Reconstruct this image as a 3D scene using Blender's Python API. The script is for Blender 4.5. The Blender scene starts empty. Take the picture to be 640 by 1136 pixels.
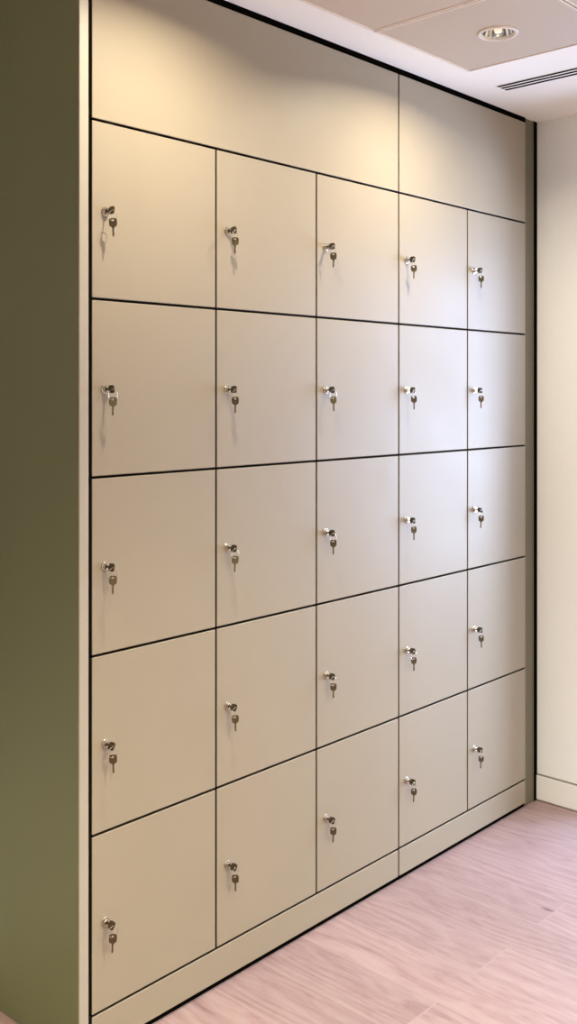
import bpy, bmesh, math, random
from mathutils import Matrix, Vector
random.seed(7)
S = bpy.context.scene
COL = S.collection
PI = math.pi

# ------------------------------------------------------------------ view
S.view_settings.view_transform = 'Standard'
S.view_settings.look = 'None'
S.view_settings.gamma = 1.0
S.view_settings.use_curve_mapping = False
S.view_settings.exposure = 0.0

# ------------------------------------------------------------------ dimensions (metres)
EYE = 1.49
CEIL = EYE + .992
X0 = 1.385                 # left edge of the first door column
PW = .3824                 # column pitch
ROWS = [EYE + v for v in (.6115, .2105, -.189, -.588, -.989, -1.390)]
TOPZ = EYE + .973
PLZ = .016                 # underside of plinth
GAP = .0058
X1 = X0 + 5 * PW           # 3.297
WX = 3.387                 # right wall
BACK = .52
ROOM_L, ROOM_F = -3.2, -3.9

# ------------------------------------------------------------------ material helpers
def new_mat(name):
    m = bpy.data.materials.new(name); m.use_nodes = True
    nt = m.node_tree; b = nt.nodes['Principled BSDF']
    return m, nt, b

def plain(name, col, rough=.5, metal=0.0, bump=0.0, bscale=200, var=0.0, vscale=3, coat=0.0, spec=.5, stretch=(1, 1, 1)):
    m, nt, b = new_mat(name)
    b.inputs['Base Color'].default_value = (*col, 1)
    b.inputs['Roughness'].default_value = rough
    b.inputs['Metallic'].default_value = metal
    b.inputs['Specular IOR Level'].default_value = spec
    b.inputs['Coat Weight'].default_value = coat
    tc = nt.nodes.new('ShaderNodeTexCoord')
    mp = nt.nodes.new('ShaderNodeMapping'); mp.inputs['Scale'].default_value = stretch
    nt.links.new(tc.outputs['Object'], mp.inputs['Vector'])
    if var > 0:
        n = nt.nodes.new('ShaderNodeTexNoise'); n.inputs['Scale'].default_value = vscale; n.inputs['Detail'].default_value = 5
        nt.links.new(mp.outputs[0], n.inputs['Vector'])
        mr = nt.nodes.new('ShaderNodeMapRange')
        mr.inputs['To Min'].default_value = 1 - var; mr.inputs['To Max'].default_value = 1 + var
        nt.links.new(n.outputs['Fac'], mr.inputs['Value'])
        mx = nt.nodes.new('ShaderNodeVectorMath'); mx.operation = 'SCALE'
        mx.inputs[0].default_value = col
        nt.links.new(mr.outputs[0], mx.inputs['Scale'])
        nt.links.new(mx.outputs[0], b.inputs['Base Color'])
    if bump > 0:
        n2 = nt.nodes.new('ShaderNodeTexNoise'); n2.inputs['Scale'].default_value = bscale; n2.inputs['Detail'].default_value = 3
        nt.links.new(mp.outputs[0], n2.inputs['Vector'])
        bp = nt.nodes.new('ShaderNodeBump'); bp.inputs['Strength'].default_value = bump; bp.inputs['Distance'].default_value = .002
        nt.links.new(n2.outputs['Fac'], bp.inputs['Height'])
        nt.links.new(bp.outputs[0], b.inputs['Normal'])
    return m

def door_material():
    m, nt, b = new_mat('satin_beige_laminate')
    col = (.306, .260, .196)
    tc = nt.nodes.new('ShaderNodeTexCoord')
    geo = nt.nodes.new('ShaderNodeNewGeometry')
    # faint mottling and hand smudges in the satin finish
    n = nt.nodes.new('ShaderNodeTexNoise'); n.inputs['Scale'].default_value = 3.5; n.inputs['Detail'].default_value = 6
    n.inputs['Distortion'].default_value = .6
    nt.links.new(geo.outputs['Position'], n.inputs['Vector'])
    mr = nt.nodes.new('ShaderNodeMapRange'); mr.inputs['To Min'].default_value = .975; mr.inputs['To Max'].default_value = 1.025
    nt.links.new(n.outputs['Fac'], mr.inputs['Value'])
    mx = nt.nodes.new('ShaderNodeVectorMath'); mx.operation = 'SCALE'; mx.inputs[0].default_value = col
    nt.links.new(mr.outputs[0], mx.inputs['Scale'])
    nt.links.new(mx.outputs[0], b.inputs['Base Color'])
    mr2 = nt.nodes.new('ShaderNodeMapRange'); mr2.inputs['From Min'].default_value = .3; mr2.inputs['From Max'].default_value = .75
    mr2.inputs['To Min'].default_value = .46; mr2.inputs['To Max'].default_value = .54
    nt.links.new(n.outputs['Fac'], mr2.inputs['Value'])
    nt.links.new(mr2.outputs[0], b.inputs['Roughness'])
    # large soft undulation of the board, fine orange peel
    n3 = nt.nodes.new('ShaderNodeTexNoise'); n3.inputs['Scale'].default_value = 4; n3.inputs['Detail'].default_value = 1
    nt.links.new(geo.outputs['Position'], n3.inputs['Vector'])
    bp = nt.nodes.new('ShaderNodeBump'); bp.inputs['Strength'].default_value = .25; bp.inputs['Distance'].default_value = .004
    nt.links.new(n3.outputs['Fac'], bp.inputs['Height'])
    nt.links.new(bp.outputs[0], b.inputs['Normal'])
    b.inputs['Specular IOR Level'].default_value = .28
    return m

def floor_material():
    m, nt, b = new_mat('pale_pinkish_oak_planks')
    L = nt.links.new
    geo = nt.nodes.new('ShaderNodeNewGeometry')
    mp = nt.nodes.new('ShaderNodeMapping')            # planks run along Y
    mp.inputs['Rotation'].default_value = (0, 0, PI / 2)
    mp.inputs['Location'].default_value = (.33, .05, 0)
    L(geo.outputs['Position'], mp.inputs['Vector'])
    br = nt.nodes.new('ShaderNodeTexBrick')
    br.offset = .37; br.offset_frequency = 2; br.squash = 1.0
    br.inputs['Color1'].default_value = (0, 0, 0, 1); br.inputs['Color2'].default_value = (1, 1, 1, 1)
    br.inputs['Mortar'].default_value = (.5, .5, .5, 1)
    br.inputs['Scale'].default_value = 1
    br.inputs['Mortar Size'].default_value = .0016; br.inputs['Mortar Smooth'].default_value = .1
    br.inputs['Brick Width'].default_value = 1.22; br.inputs['Row Height'].default_value = .165
    L(mp.outputs[0], br.inputs['Vector'])
    # per-plank shift of the grain
    sh = nt.nodes.new('ShaderNodeVectorMath'); sh.operation = 'MULTIPLY_ADD'
    sh.inputs[1].default_value = (7, 13, 5)
    L(br.outputs['Color'], sh.inputs[0]); L(mp.outputs[0], sh.inputs[2])
    st = nt.nodes.new('ShaderNodeMapping'); st.inputs['Scale'].default_value = (2.8, 12, 1)
    L(sh.outputs[0], st.inputs['Vector'])
    g1 = nt.nodes.new('ShaderNodeTexNoise'); g1.inputs['Scale'].default_value = 2.2; g1.inputs['Detail'].default_value = 7
    g1.inputs['Roughness'].default_value = .62; g1.inputs['Distortion'].default_value = 1.1
    L(st.outputs[0], g1.inputs['Vector'])
    # cathedral rings
    wv = nt.nodes.new('ShaderNodeTexWave'); wv.wave_type = 'BANDS'; wv.bands_direction = 'Y'
    wst = nt.nodes.new('ShaderNodeMapping'); wst.inputs['Scale'].default_value = (.8, 4, 1)
    L(sh.outputs[0], wst.inputs['Vector']); L(wst.outputs[0], wv.inputs['Vector'])
    wv.inputs['Scale'].default_value = 2.6; wv.inputs['Distortion'].default_value = 26; wv.inputs['Detail'].default_value = 1.5
    wv.inputs['Detail Scale'].default_value = .55
    st2 = nt.nodes.new('ShaderNodeMapping'); st2.inputs['Scale'].default_value = (9, 105, 1)
    L(sh.outputs[0], st2.inputs['Vector'])
    g2 = nt.nodes.new('ShaderNodeTexNoise'); g2.inputs['Scale'].default_value = 1.5; g2.inputs['Detail'].default_value = 6; g2.inputs['Roughness'].default_value = .7
    L(st2.outputs[0], g2.inputs['Vector'])
    a = nt.nodes.new('ShaderNodeMix'); a.data_type = 'FLOAT'; a.inputs['Factor'].default_value = .26
    pw = nt.nodes.new('ShaderNodeMath'); pw.operation = 'POWER'; pw.inputs[1].default_value = .45
    L(wv.outputs['Fac'], pw.inputs[0])
    mk = nt.nodes.new('ShaderNodeTexNoise'); mk.inputs['Scale'].default_value = 1.6; mk.inputs['Detail'].default_value = 1
    mks = nt.nodes.new('ShaderNodeMapping'); mks.inputs['Scale'].default_value = (1.2, 3, 1)
    L(sh.outputs[0], mks.inputs['Vector']); L(mks.outputs[0], mk.inputs['Vector'])
    mm = nt.nodes.new('ShaderNodeMapRange'); mm.inputs['From Min'].default_value = .42; mm.inputs['From Max'].default_value = .62
    mm.inputs['To Min'].default_value = .03; mm.inputs['To Max'].default_value = .26
    L(mk.outputs['Fac'], mm.inputs['Value']); L(mm.outputs[0], a.inputs['Factor'])
    L(g1.outputs['Fac'], a.inputs[2]); L(pw.outputs[0], a.inputs[3])
    a2 = nt.nodes.new('ShaderNodeMix'); a2.data_type = 'FLOAT'; a2.inputs['Factor'].default_value = .36
    L(a.outputs[0], a2.inputs[2]); L(g2.outputs['Fac'], a2.inputs[3])
    cr = nt.nodes.new('ShaderNodeValToRGB')
    e = cr.color_ramp.elements
    e[0].position = .18; e[0].color = (.15, .085, .07, 1)
    e[1].position = .62; e[1].color = (.365, .258, .24, 1)
    k = cr.color_ramp.elements.new(.45); k.color = (.305, .198, .19, 1)
    L(a2.outputs[0], cr.inputs['Fac'])
    # plank to plank tone
    mr = nt.nodes.new('ShaderNodeMapRange'); mr.inputs['To Min'].default_value = .92; mr.inputs['To Max'].default_value = 1.06
    sp = nt.nodes.new('ShaderNodeSeparateColor'); L(br.outputs['Color'], sp.inputs[0]); L(sp.outputs[0], mr.inputs['Value'])
    sc = nt.nodes.new('ShaderNodeVectorMath'); sc.operation = 'SCALE'
    L(cr.outputs['Color'], sc.inputs[0]); L(mr.outputs[0], sc.inputs['Scale'])
    jm = nt.nodes.new('ShaderNodeMix'); jm.data_type = 'RGBA'
    L(br.outputs['Fac'], jm.inputs['Factor']); L(sc.outputs[0], jm.inputs['A']); jm.inputs['B'].default_value = (.37, .27, .252, 1)
    # one small dark knot
    kn = nt.nodes.new('ShaderNodeMapping'); kn.vector_type = 'POINT'
    kn.inputs['Scale'].default_value = (1, .35, 1); kn.inputs['Location'].default_value = (-2.684, .417 * .35, 0)
    L(geo.outputs['Position'], kn.inputs['Vector'])
    ln = nt.nodes.new('ShaderNodeVectorMath'); ln.operation = 'LENGTH'; L(kn.outputs[0], ln.inputs[0])
    km = nt.nodes.new('ShaderNodeMapRange'); km.inputs['From Min'].default_value = .003; km.inputs['From Max'].default_value = .009
    km.inputs['To Min'].default_value = .75; km.inputs['To Max'].default_value = 0
    L(ln.outputs['Value'], km.inputs['Value'])
    kj = nt.nodes.new('ShaderNodeMix'); kj.data_type = 'RGBA'
    L(km.outputs[0], kj.inputs['Factor']); L(jm.outputs['Result'], kj.inputs['A']); kj.inputs['B'].default_value = (.09, .05, .05, 1)
    L(kj.outputs['Result'], b.inputs['Base Color'])
    b.inputs['Roughness'].default_value = .42
    b.inputs['Specular IOR Level'].default_value = .4
    bp = nt.nodes.new('ShaderNodeBump'); bp.inputs['Strength'].default_value = .15; bp.inputs['Distance'].default_value = .001
    L(a2.outputs[0], bp.inputs['Height']); L(bp.outputs[0], b.inputs['Normal'])
    return m

M = dict(
    door=door_material(),
    floor=floor_material(),
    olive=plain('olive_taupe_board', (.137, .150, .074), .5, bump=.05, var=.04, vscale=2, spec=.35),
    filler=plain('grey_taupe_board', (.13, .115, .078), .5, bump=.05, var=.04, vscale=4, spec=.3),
    edge=plain('cream_edge_banding', (.37, .335, .28), .4, var=.03, vscale=8),
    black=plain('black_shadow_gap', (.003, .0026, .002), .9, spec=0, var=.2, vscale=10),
    carcass=plain('dark_carcass_board', (.012, .009, .006), .75, spec=.15, var=.2, vscale=12),
    reveal=plain('reveal_shadow_line', (.26, .23, .21), .7, var=.05, vscale=30),
    rim=plain('shaded_board_edge', (.03, .02, .012), .6, var=.1, vscale=30, spec=.2),
    wall=plain('off_white_wall_paint', (.85, .87, .87), .8, bump=.08, bscale=300, var=.015, vscale=2),
    skirting=plain('off_white_satin_paint', (.82, .83, .82), .45, var=.02, vscale=5),
    ceiling=plain('white_ceiling_paint', (.92, .90, .84), .85, bump=.05, bscale=260, var=.015, vscale=2),
    tile=plain('perforated_beige_metal_tile', (.57, .485, .385), .6, bump=.35, bscale=900, var=.02, vscale=40),
    tile_edge=plain('cream_tile_edge', (.80, .70, .60), .5, var=.02, vscale=20),
    seam=plain('brown_tile_seam', (.22, .16, .12), .8, var=.1, vscale=20),
    chrome=plain('bright_nickel', (.50, .46, .40), .22, metal=1, var=.03, vscale=300),
    key=plain('dull_brass_nickel', (.115, .09, .055), .36, metal=.85, var=.12, vscale=400, bump=.1, bscale=1500),
    wire=plain('steel_ring_wire', (.62, .58, .52), .25, metal=1, var=.05, vscale=300),
    slot=plain('black_keyway', (.01, .01, .01), .6, var=.1, vscale=300),
    ring=plain('white_enamel_ring', (.78, .74, .68), .4, var=.02, vscale=40),
    reflector=plain('polished_aluminium', (.55, .53, .50), .15, metal=1, var=.03, vscale=60),
    lampglass=None,
)
m, nt, b = new_mat('frosted_lamp_glass')
b.inputs['Base Color'].default_value = (.9, .85, .75, 1); b.inputs['Roughness'].default_value = .3
b.inputs['Emission Color'].default_value = (1, .8, .55, 1); b.inputs['Emission Strength'].default_value = .6
M['lampglass'] = m

# ------------------------------------------------------------------ mesh helpers
def box(bm, x0, x1, y0, y1, z0, z1, bev=0.0, seg=2):
    t = bmesh.new()
    bmesh.ops.create_cube(t, size=1)
    bmesh.ops.scale(t, vec=(x1 - x0, y1 - y0, z1 - z0), verts=t.verts)
    bmesh.ops.translate(t, vec=((x0 + x1) / 2, (y0 + y1) / 2, (z0 + z1) / 2), verts=t.verts)
    if bev > 0:
        bmesh.ops.bevel(t, geom=t.edges[:], offset=bev, segments=seg, profile=.5, affect='EDGES')
    me = bpy.data.meshes.new('t'); t.to_mesh(me); t.free()
    bm.from_mesh(me); bpy.data.meshes.remove(me)

def lathe(bm, prof, axis='y', n=32, off=(0, 0, 0), flute=0.0):
    """prof: (radius, along) pairs; revolves round the axis."""
    rings = []
    for r, h in prof:
        ring = []
        for i in range(n):
            a = 2 * PI * i / n
            rr = r * (1 + (flute if i % 2 else 0))
            c, s = rr * math.cos(a), rr * math.sin(a)
            p = (c, h, s) if axis == 'y' else (c, s, h)
            ring.append(bm.verts.new((p[0] + off[0], p[1] + off[1], p[2] + off[2])))
        rings.append(ring)
    for k in range(len(rings) - 1):
        for i in range(n):
            j = (i + 1) % n
            try: bm.faces.new((rings[k][i], rings[k][j], rings[k + 1][j], rings[k + 1][i]))
            except ValueError: pass
    return rings

def cap(bm, ring):
    try: bm.faces.new(ring)
    except ValueError: pass

def torus(bm, R, r, n=28, k=8, mat=Matrix()):
    vs = []
    for i in range(n):
        a = 2 * PI * i / n
        row = []
        for j in range(k):
            q = 2 * PI * j / k
            p = Vector(((R + r * math.cos(q)) * math.cos(a), r * math.sin(q), (R + r * math.cos(q)) * math.sin(a)))
            row.append(bm.verts.new(mat @ p))
        vs.append(row)
    for i in range(n):
        for j in range(k):
            bm.faces.new((vs[i][j], vs[(i + 1) % n][j], vs[(i + 1) % n][(j + 1) % k], vs[i][(j + 1) % k]))

def obj(name, bm, mat, parent=None, smooth=False, loc=None):
    bmesh.ops.recalc_face_normals(bm, faces=bm.faces)
    me = bpy.data.meshes.new(name); bm.to_mesh(me); bm.free()
    if smooth:
        for p in me.polygons: p.use_smooth = True
        try: me.set_sharp_from_angle(angle=math.radians(35))
        except Exception: pass
    me.materials.append(mat)
    o = bpy.data.objects.new(name, me); COL.objects.link(o)
    if parent: o.parent = parent
    if loc: o.location = loc
    return o

def thing(name, label, cat, loc=(0, 0, 0), group=None):
    o = bpy.data.objects.new(name, None); COL.objects.link(o)
    o.empty_display_size = .05
    o.location = loc; o['label'] = label; o['category'] = cat
    if group: o['group'] = group
    return o

def tag(o, label, cat, group=None):
    o['label'] = label; o['category'] = cat
    if group: o['group'] = group
    return o

def struct(name, bm, mat, label=None, cat=None):
    o = obj(name, bm, mat); o['kind'] = 'structure'
    if label: o['label'] = label
    if cat: o['category'] = cat
    return o

def B(*a, **k):
    bm = bmesh.new(); box(bm, *a, **k); return bm

# ------------------------------------------------------------------ setting
struct('floor', B(ROOM_L - .1, WX + 3.6, ROOM_F - .1, BACK + .1, -.1, 0), M['floor'], 'pale pinkish oak plank floor in front of the lockers', 'floor')
struct('wall_back', B(ROOM_L - .1, WX + .1, BACK, BACK + .1, 0, CEIL), M['wall'], 'off-white wall behind the lockers', 'wall')
struct('wall_left', B(ROOM_L - .1, ROOM_L, ROOM_F, BACK, 0, CEIL), M['wall'], 'off-white wall on the left of the room', 'wall')
struct('wall_front', B(ROOM_L - .1, WX + .1, ROOM_F - .1, ROOM_F, 0, CEIL), M['wall'], 'off-white wall facing the lockers', 'wall')
# right wall with a tall glazed opening just out of the frame
OY0, OY1, OZ = -.85, -.185, 2.27
bm = bmesh.new()
box(bm, WX, WX + .1, OY1, BACK, 0, CEIL)
box(bm, WX, WX + .1, ROOM_F, OY0, 0, CEIL)
box(bm, WX, WX + .1, OY0, OY1, OZ, CEIL)
struct('wall_right', bm, M['wall'], 'off-white wall at the right end of the lockers', 'wall')
bm = bmesh.new()
box(bm, WX - .008, WX, OY1 + .001, .0035, .004, .091, bev=.0015)
bb = struct('baseboard_right', bm, M['skirting'], 'off-white skirting board along the right wall', 'baseboard')
obj('reveal_strip', B(WX - .0045, WX, OY1 + .001, .0035, .0912, .0972, bev=.0008), M['reveal'], bb)  # grey strip painted as the shadow line above the skirting
# ceiling: plasterboard margin with a recess holding square metal tiles
TX1, TY1, TPX, TPY = 2.713, -.134, .479, .494
NTX, NTY = 7, 7
TX0, TY0 = TX1 - NTX * TPX, TY1 - NTY * TPY
bm = bmesh.new()
box(bm, ROOM_L - .1, WX + .1, TY1, BACK + .1, CEIL, CEIL + .1)
box(bm, ROOM_L - .1, WX + .1, ROOM_F - .1, TY0, CEIL, CEIL + .1)
box(bm, ROOM_L - .1, TX0, TY0, TY1, CEIL, CEIL + .1)
box(bm, TX1, WX + .1, TY0, TY1, CEIL, CEIL + .1)
box(bm, TX0, TX1, TY0, TY1, CEIL + .09, CEIL + .1)
ceil = struct('ceiling', bm, M['ceiling'], 'white ceiling with an inset field of square beige tiles', 'ceiling')

LIGHTS = [(TX1 - TPX * .5, TY1 - TPY * .5), (TX1 - TPX * 2.5, TY1 - TPY * .5)]
LIGHTS += [(TX1 - TPX * (.5 + 2 * i), TY1 - TPY * (3.5)) for i in range(3)]
LIGHTS += [(TX1 - TPX * (.5 + 2 * i), TY1 - TPY * (6.5)) for i in range(3)]
HR = .047   # hole radius

def tile_bm(w, d, hole):
    """square tile pan, origin at its centre, underside at z=0, optional round hole"""
    bm = bmesh.new()
    if not hole:
        box(bm, -w / 2, w / 2, -d / 2, d / 2, 0, .004)
        return bm
    n = 48
    inner, outer = [], []
    for i in range(n):
        a = 2 * PI * i / n + PI / 4
        c, s = math.cos(a), math.sin(a)
        k = 1 / max(abs(c), abs(s))
        outer.append((c * k * w / 2, s * k * d / 2)); inner.append((c * HR, s * HR))
    for z in (0, .004):
        vo = [bm.verts.new((x, y, z)) for x, y in outer]; vi = [bm.verts.new((x, y, z)) for x, y in inner]
        for i in range(n):
            j = (i + 1) % n
            bm.faces.new((vo[i], vo[j], vi[j], vi[i]))
        if z == 0: o0, i0 = vo, vi
    for i in range(n):
        j = (i + 1) % n
        bm.faces.new((o0[i], o0[j], vo[j], vo[i])); bm.faces.new((i0[i], i0[j], vi[j], vi[i]))
    return bm

def tile_rim_bm(w, d, t=.0065):
    bm = bmesh.new()
    W, D = w / 2, d / 2
    box(bm, -W, W, -D, -D + t, -.0022, .004, bev=.001); box(bm, -W, W, D - t, D, -.0022, .004, bev=.001)
    box(bm, -W, -W + t, -D + t, D - t, -.0022, .004, bev=.001); box(bm, W - t, W, -D + t, D - t, -.0022, .004, bev=.001)
    return bm

tw, td = TPX - .0045, TPY - .0045
flat = holed = rim = None
for i in range(NTX):
    for j in range(NTY):
        cx, cy = TX1 - TPX * (i + .5), TY1 - TPY * (j + .5)
        hole = any(abs(cx - lx) < .05 and abs(cy - ly) < .05 for lx, ly in LIGHTS)
        src = holed if hole else flat
        if src is None:
            o = obj('ceiling_tile', tile_bm(tw, td, hole), M['tile'], ceil)
            if hole: holed = o
            else: flat = o
        else:
            o = src.copy(); COL.objects.link(o); o.parent = ceil
        o.location = (cx, cy, CEIL + .001)
        if rim is None:
            rim = obj('tile_rim', tile_rim_bm(tw, td), M['tile_edge'], o)
        else:
            r = rim.copy(); COL.objects.link(r); r.parent = o
obj('tile_grid', B(TX0, TX1, TY0, TY1, CEIL + .07, CEIL + .08), M['seam'], ceil)

# shadow gaps
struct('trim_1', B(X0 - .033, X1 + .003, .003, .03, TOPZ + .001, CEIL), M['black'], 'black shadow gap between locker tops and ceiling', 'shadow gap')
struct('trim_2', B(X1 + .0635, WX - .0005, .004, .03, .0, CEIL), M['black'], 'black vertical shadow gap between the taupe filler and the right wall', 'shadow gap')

# ------------------------------------------------------------------ locker cabinets
NAMES_R = ['top', 'second', 'middle', 'fourth', 'bottom']
NAMES_C = ['first', 'second', 'third', 'fourth', 'fifth']
G = GAP / 2
door_src = None
LOCKX = .0385
lock_parts = {}

def door_bm(h):
    return B(G, PW - G, 0, .018, -h + G, -G, bev=.0017)

def lock_bm():
    bm = bmesh.new()
    prof = [(.0001, .002), (.0112, .002), (.0112, -.0012), (.0102, -.0026), (.0084, -.0030), (.0082, -.0082), (.0073, -.0094), (.0001, -.0094)]
    lathe(bm, prof, 'y', 36)
    return bm

def keyway_bm():
    bm = bmesh.new()
    box(bm, -.0009, .0009, -.0098, -.006, -.0042, .0042)
    return bm

doors = {}
def cabinet(cols, label):
    xa = X0 + cols[0] * PW; n = len(cols); w = n * PW
    t = thing('locker_cabinet', label, 'locker', (xa, 0, 0), None)
    # carcass: sides, shelves, dividers and back
    bm = bmesh.new()
    y0, y1 = .0205, BACK - .01
    box(bm, .001, w - .001, y1 - .012, y1, .09, TOPZ - .002)
    for i in range(n + 1):
        c = min(max(i * PW, .010), w - .010)
        box(bm, c - .009, c + .009, y0, y1 - .012, .02, TOPZ - .002)
    for i in range(n):
        a, b_ = max(i * PW, .010) + .009, min((i + 1) * PW, w - .010) - .009
        for z in ROWS[:6] + [TOPZ - .011]:
            box(bm, a, b_, y0, y1 - .012, z - .009, z + .009)
    obj('carcass', bm, M['carcass'], t)
    # recessed plinth board behind the fascia, then the fascia itself
    box_pl = B(.002, w - .002, .008, .0185, 0, PLZ - .0005)
    obj('kick_board', box_pl, M['black'], t)
    obj('plinth', B(G, w - G, 0, .018, PLZ, ROWS[5] - G, bev=.0017), M['door'], t)
    obj('top_panel', B(G, w - G, 0, .018, ROWS[0] + G, TOPZ, bev=.0017), M['door'], t)
    for i, c in enumerate(cols):
        for r in range(5):
            h = ROWS[r] - ROWS[r + 1]
            d = obj('door', door_bm(h), M['door'], t, loc=(i * PW, 0, ROWS[r]))
            if not lock_parts:
                l = obj('lock', lock_bm(), M['chrome'], d, smooth=True); lock_parts['lock'] = l
            else:
                l = lock_parts['lock'].copy(); COL.objects.link(l); l.parent = d
            l.location = (LOCKX, 0, -h * .505)
            doors[(c, r)] = (X0 + c * PW + LOCKX, ROWS[r] - h * .505)
    return t

cabinet([0, 1, 2], 'beige locker cabinet three doors wide beside the olive end panel')
cabinet([3, 4], 'beige locker cabinet two doors wide nearest the off-white right wall')

# door gap shade painted dark brown on the cream board edges behind the bevel
for o in bpy.data.objects:
    if o.type == 'MESH' and o.name.split('.')[0] in ('door', 'plinth', 'top_panel'):
        o.data.materials.append(M['rim'])
        for p in o.data.polygons:
            if abs(p.normal.y) < .05: p.material_index = 1

# end panel on the left
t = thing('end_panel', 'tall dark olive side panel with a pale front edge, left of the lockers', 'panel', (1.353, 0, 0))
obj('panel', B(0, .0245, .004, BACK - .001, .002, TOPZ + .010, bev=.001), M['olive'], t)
obj('edge_strip', B(0, .0245, -.001, .004, .002, TOPZ + .010, bev=.0012), M['edge'], t)['label'] = 'pale cream front edge'
# filler on the right
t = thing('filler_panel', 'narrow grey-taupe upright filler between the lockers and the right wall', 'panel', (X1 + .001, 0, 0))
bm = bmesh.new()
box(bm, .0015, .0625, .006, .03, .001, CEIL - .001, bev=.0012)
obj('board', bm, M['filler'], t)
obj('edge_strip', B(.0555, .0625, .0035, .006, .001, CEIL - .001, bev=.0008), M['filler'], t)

# ------------------------------------------------------------------ keys
def key_outline(n=40):
    """bow centre at origin, shank towards -z; returns outer loop"""
    pts = []
    for i in range(n):
        a = 2 * PI * i / n
        c, s = math.cos(a), math.sin(a)
        e = 2 / 4.2
        x = math.copysign(abs(c) ** e, c) * .0090
        z = math.copysign(abs(s) ** e, s) * .0098
        if z < 0: x *= 1 - .06 * (abs(z) / .0098)
        pts.append((x, z))
    return pts

def key_bm(shank=.023):
    """flat key in the XZ plane; bow at top with a hole, toothed blade down; origin at the hole"""
    bm = bmesh.new()
    n = 40; T = .0011
    out = key_outline(n)
    hz = .0048
    hole = [(.0026 * math.cos(2 * PI * i / n), hz + .0026 * math.sin(2 * PI * i / n)) for i in range(n)]
    layers = []
    for y in (-T, T):
        vo = [bm.verts.new((x, y, z - hz)) for x, z in out]; vi = [bm.verts.new((x, y, z - hz)) for x, z in hole]
        for i in range(n):
            j = (i + 1) % n
            bm.faces.new((vo[i], vo[j], vi[j], vi[i]))
        layers.append((vo, vi))
    for i in range(n):
        j = (i + 1) % n
        bm.faces.new((layers[0][0][i], layers[0][0][j], layers[1][0][j], layers[1][0][i]))
        bm.faces.new((layers[0][1][i], layers[0][1][j], layers[1][1][j], layers[1][1][i]))
    # blade
    top = -.0095 - hz; L = shank
    prof = [(-.0022, top + .002), (-.0022, top - L * .9), (0, top - L)]
    tz = [0, .12, .22, .3, .4, .5, .6, .68, .78, .88, 1]
    tx = [.0024, .0024, .0024, .0012, .0022, .0009, .0021, .0014, .0023, .0010, .0002]
    prof = [(-.0021, top + .002), (-.0021, top - L * .9)] + [(x, top + .002 - (L + .002) * q) for q, x in reversed(list(zip(tz, tx)))]
    a = [bm.verts.new((x, -.0009, z)) for x, z in prof]; b_ = [bm.verts.new((x, .0009, z)) for x, z in prof]
    bm.faces.new(a); bm.faces.new(b_)
    for i in range(len(prof)):
        j = (i + 1) % len(prof)
        bm.faces.new((a[i], a[j], b_[j], b_[i]))
    # collar between bow and blade
    box(bm, -.0036, .0036, -.0015, .0015, top - .0015, top + .003, bev=.0005)
    return bm

key_me = {}
def mesh_obj(name, mk, mat, parent, smooth=False):
    if name not in key_me:
        o = obj(name, mk(), mat, parent, smooth); key_me[name] = o
        return o
    o = key_me[name].copy(); COL.objects.link(o); o.parent = parent
    return o

def ring_bm():
    bm = bmesh.new(); torus(bm, .0118, .0006)
    return bm

rows_txt = ['top row', 'second row down', 'middle row', 'fourth row down', 'bottom row']
cols_txt = ['leftmost column', 'second column', 'middle column', 'fourth column', 'rightmost column']
# twist of the key in its lock (deg) and turn of the hanging key (deg) for each lock
TW = {0: [8, -6, 12, 30, 34], 1: [2, 5, 14, 26, 30], 2: [0, -4, 8, 20, 26], 3: [-3, 10, 10, 22, 24], 4: [4, -6, -30, 14, 26]}
for c in range(5):
    for r in range(5):
        X, Z = doors[(c, r)]
        tw_ = math.radians(TW[c][r]); hang = math.radians(40 + random.uniform(-16, 16)); lean = math.radians(random.uniform(-4, 4))
        t = thing('key_set', 'pair of small keys hanging in the lock, %s, %s' % (rows_txt[r], cols_txt[c]), 'keys',
                  (X, -.0094, Z), 'key pairs hanging in the locker locks')
        # key in the lock: shank along +y, bow out along -y.  local key: shank -z -> +y
        k1 = mesh_obj('inserted_key', key_bm, M['key'], t)
        hy = -.0190
        # bow plane vertical (contains y and z) at twist 0
        R = Matrix.Rotation(tw_, 4, 'Y') @ Matrix.Rotation(PI / 2, 4, 'Y') @ Matrix.Rotation(PI / 2, 4, 'X')
        k1.matrix_local = Matrix.Translation((0, hy, 0)) @ R
        # ring hangs from the hole, hanging key from the ring
        rg = mesh_obj('key_ring', ring_bm, M['wire'], t, smooth=True)
        Rz = Matrix.Rotation(math.radians(random.uniform(-18, 18)), 4, 'Z')
        top = Vector((0, hy, 0)) + Vector((0, 0, -.0024 + .0006))
        rg.matrix_local = Matrix.Translation(top + Vector((0, 0, -.0112))) @ Rz
        k2 = mesh_obj('hanging_key', key_bm, M['key'], t)
        k2.matrix_local = Matrix.Translation(top + Vector((0, 0, -.0112 - .0118 + .0018))) @ Matrix.Rotation(lean, 4, 'Y') @ Matrix.Rotation(-hang, 4, 'Z')

# ------------------------------------------------------------------ downlights
def downlight_parts(t):
    bm = bmesh.new()
    lathe(bm, [(.0445, .0035), (.0455, -.001), (.0475, -.0042), (.0535, -.0042), (.0560, -.002), (.0562, .001)], 'z', 48)
    obj('trim_ring', bm, M['ring'], t, smooth=True)
    bm = bmesh.new()
    rg = lathe(bm, [(.0448, .001), (.0440, .006), (.0400, .020), (.0330, .036), (.0240, .048), (.0170, .052)], 'z', 40, flute=.05)
    lathe(bm, [(.0465, .0012), (.0448, .001)], 'z', 40)
    obj('reflector', bm, M['reflector'], t)
    bm = bmesh.new()
    rg = lathe(bm, [(.0140, .056), (.0140, .030), (.0110, .008), (.0085, .0015), (.0001, .0004)], 'z', 28)
    obj('lamp', bm, M['lampglass'], t, smooth=True)

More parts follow.
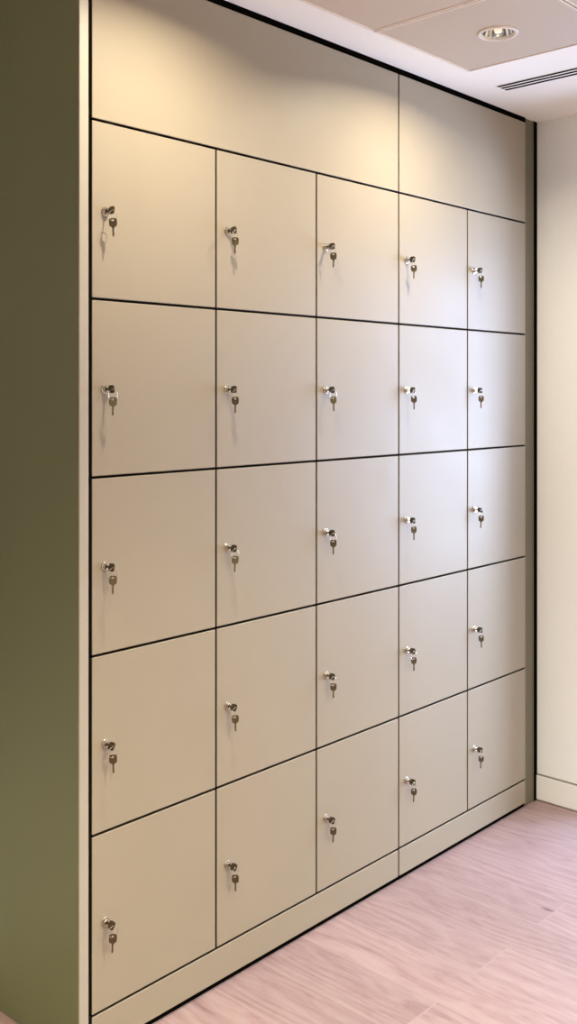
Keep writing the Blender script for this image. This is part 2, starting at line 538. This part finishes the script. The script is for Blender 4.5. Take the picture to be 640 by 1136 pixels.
def add_light(name, kind, loc, **kw):
    l = bpy.data.lights.new(name, kind)
    for k, v in kw.items(): setattr(l, k, v)
    o = bpy.data.objects.new(name, l); COL.objects.link(o); o.location = loc
    return o

WARM = (1.0, .90, .69)
SPOT_W = 11.9
first = None
dl_labels = ['round recessed ceiling downlight with a silver fluted reflector, beside the slotted air vent',
             'round recessed ceiling downlight above the leftmost locker columns']
for i, (lx, ly) in enumerate(LIGHTS[:2]):
    if i == 0:
        t = thing('ceiling_downlight', dl_labels[0], 'ceiling light', (lx, ly, CEIL), 'recessed ceiling downlights')
        downlight_parts(t); first = t
    else:
        t = first.copy(); COL.objects.link(t); t.location = (lx, ly, CEIL); t['label'] = dl_labels[1]
        for ch in list(first.children):
            d = ch.copy(); COL.objects.link(d); d.parent = t
for i, (lx, ly) in enumerate(LIGHTS):
    if i < 2:
        add_light('downlight_lamp', 'AREA', (lx, ly, CEIL - .0005), energy=SPOT_W, color=WARM, shape='DISK', size=.016, spread=math.radians(154))
    else:
        add_light('room_fill_lamp', 'SPOT', (lx, ly, CEIL - .004), energy=44 if lx > 2 else 158, color=(.90, .95, 1) if lx > 2 else (1, .94, .72), spot_size=math.radians(126), spot_blend=.6, shadow_soft_size=.04)  # unseen room fill spots added in the ceiling; right-hand ones tinted like daylight

add_light('side_fill_lamp', 'SPOT', (TX1 - TPX * 6.5, TY1 - TPY * .5, CEIL - .004), energy=260, color=(1, .88, .62), spot_size=math.radians(100), spot_blend=.6, shadow_soft_size=.04)  # unseen spot added to brighten the left floor and lower side panel

# ------------------------------------------------------------------ slot diffuser
DX, DW, DY1, DL = 2.893, .078, -.121, 1.15
t = thing('slot_air_vent', 'linear ceiling air vent with three black slots near the right wall', 'air vent', (DX, DY1, CEIL))
bm = bmesh.new()
edges = [.002, .0165, .026, .0405, .050, .0645]     # slot edges across
xs = [0] + edges + [.0665]
for k in range(0, len(xs), 2):
    box(bm, xs[k], xs[k + 1], -DL, 0, -.0015, .012, bev=.0006)
box(bm, 0, .0655, 0, .004, -.0015, .012, bev=.0006); box(bm, 0, .0655, -DL - .004, -DL, -.0015, .012, bev=.0006)
obj('frame', bm, M['ceiling'], t)
for k in (1, 3, 5):
    obj('slot', B(xs[k], xs[k + 1], -DL, -.0005, -.0016, .006), M['black'], t)

# ------------------------------------------------------------------ glazed opening and daylight
bm = bmesh.new()
fw = .05
for y0, y1, z0, z1 in ((OY0, OY0 + fw, 0, OZ), (OY1 - fw, OY1, 0, OZ), (OY0 + fw, OY1 - fw, OZ - fw, OZ), (OY0 + fw, OY1 - fw, 0, fw)):
    box(bm, WX + .02, WX + .08, y0, y1, z0, z1, bev=.003)
struct('window_1', bm, M['skirting'], 'white frame of the tall window opening in the right wall', 'window')
day = add_light('daylight', 'AREA', (WX + 3.2, -2.85, .95), energy=215, color=(.66, .78, 1.0), shape='RECTANGLE', size=1.5, size_y=1.3)
day.rotation_euler = (Vector((2.7, .1, 1.2)) - day.location).to_track_quat('-Z', 'Y').to_euler()

sky = add_light('sky_daylight', 'AREA', (WX + .5, (OY0 + OY1) / 2, 1.3), energy=54, color=(.44, .60, 1.0), shape='RECTANGLE', size=1.6, size_y=OY1 - OY0 - .1)
sky.rotation_euler = (0, PI / 2 - math.radians(30), 0)

w = bpy.data.worlds.new('World'); S.world = w; w.use_nodes = True
bg = w.node_tree.nodes['Background']; bg.inputs[0].default_value = (.55, .68, 1, 1); bg.inputs[1].default_value = .6

# ------------------------------------------------------------------ camera
cam = bpy.data.cameras.new('camera'); co = bpy.data.objects.new('camera', cam); COL.objects.link(co)
F = 1138
cam.sensor_fit = 'VERTICAL'; cam.sensor_height = 36; cam.lens = 36 * F / 1136
cam.shift_y = -(568 - 436) / 1136
cam.clip_start = .02
co.location = (0, -1.868, EYE)
az = math.atan2(.6763, .7366)
co.rotation_euler = (PI / 2, 0, az - PI / 2)
S.camera = co
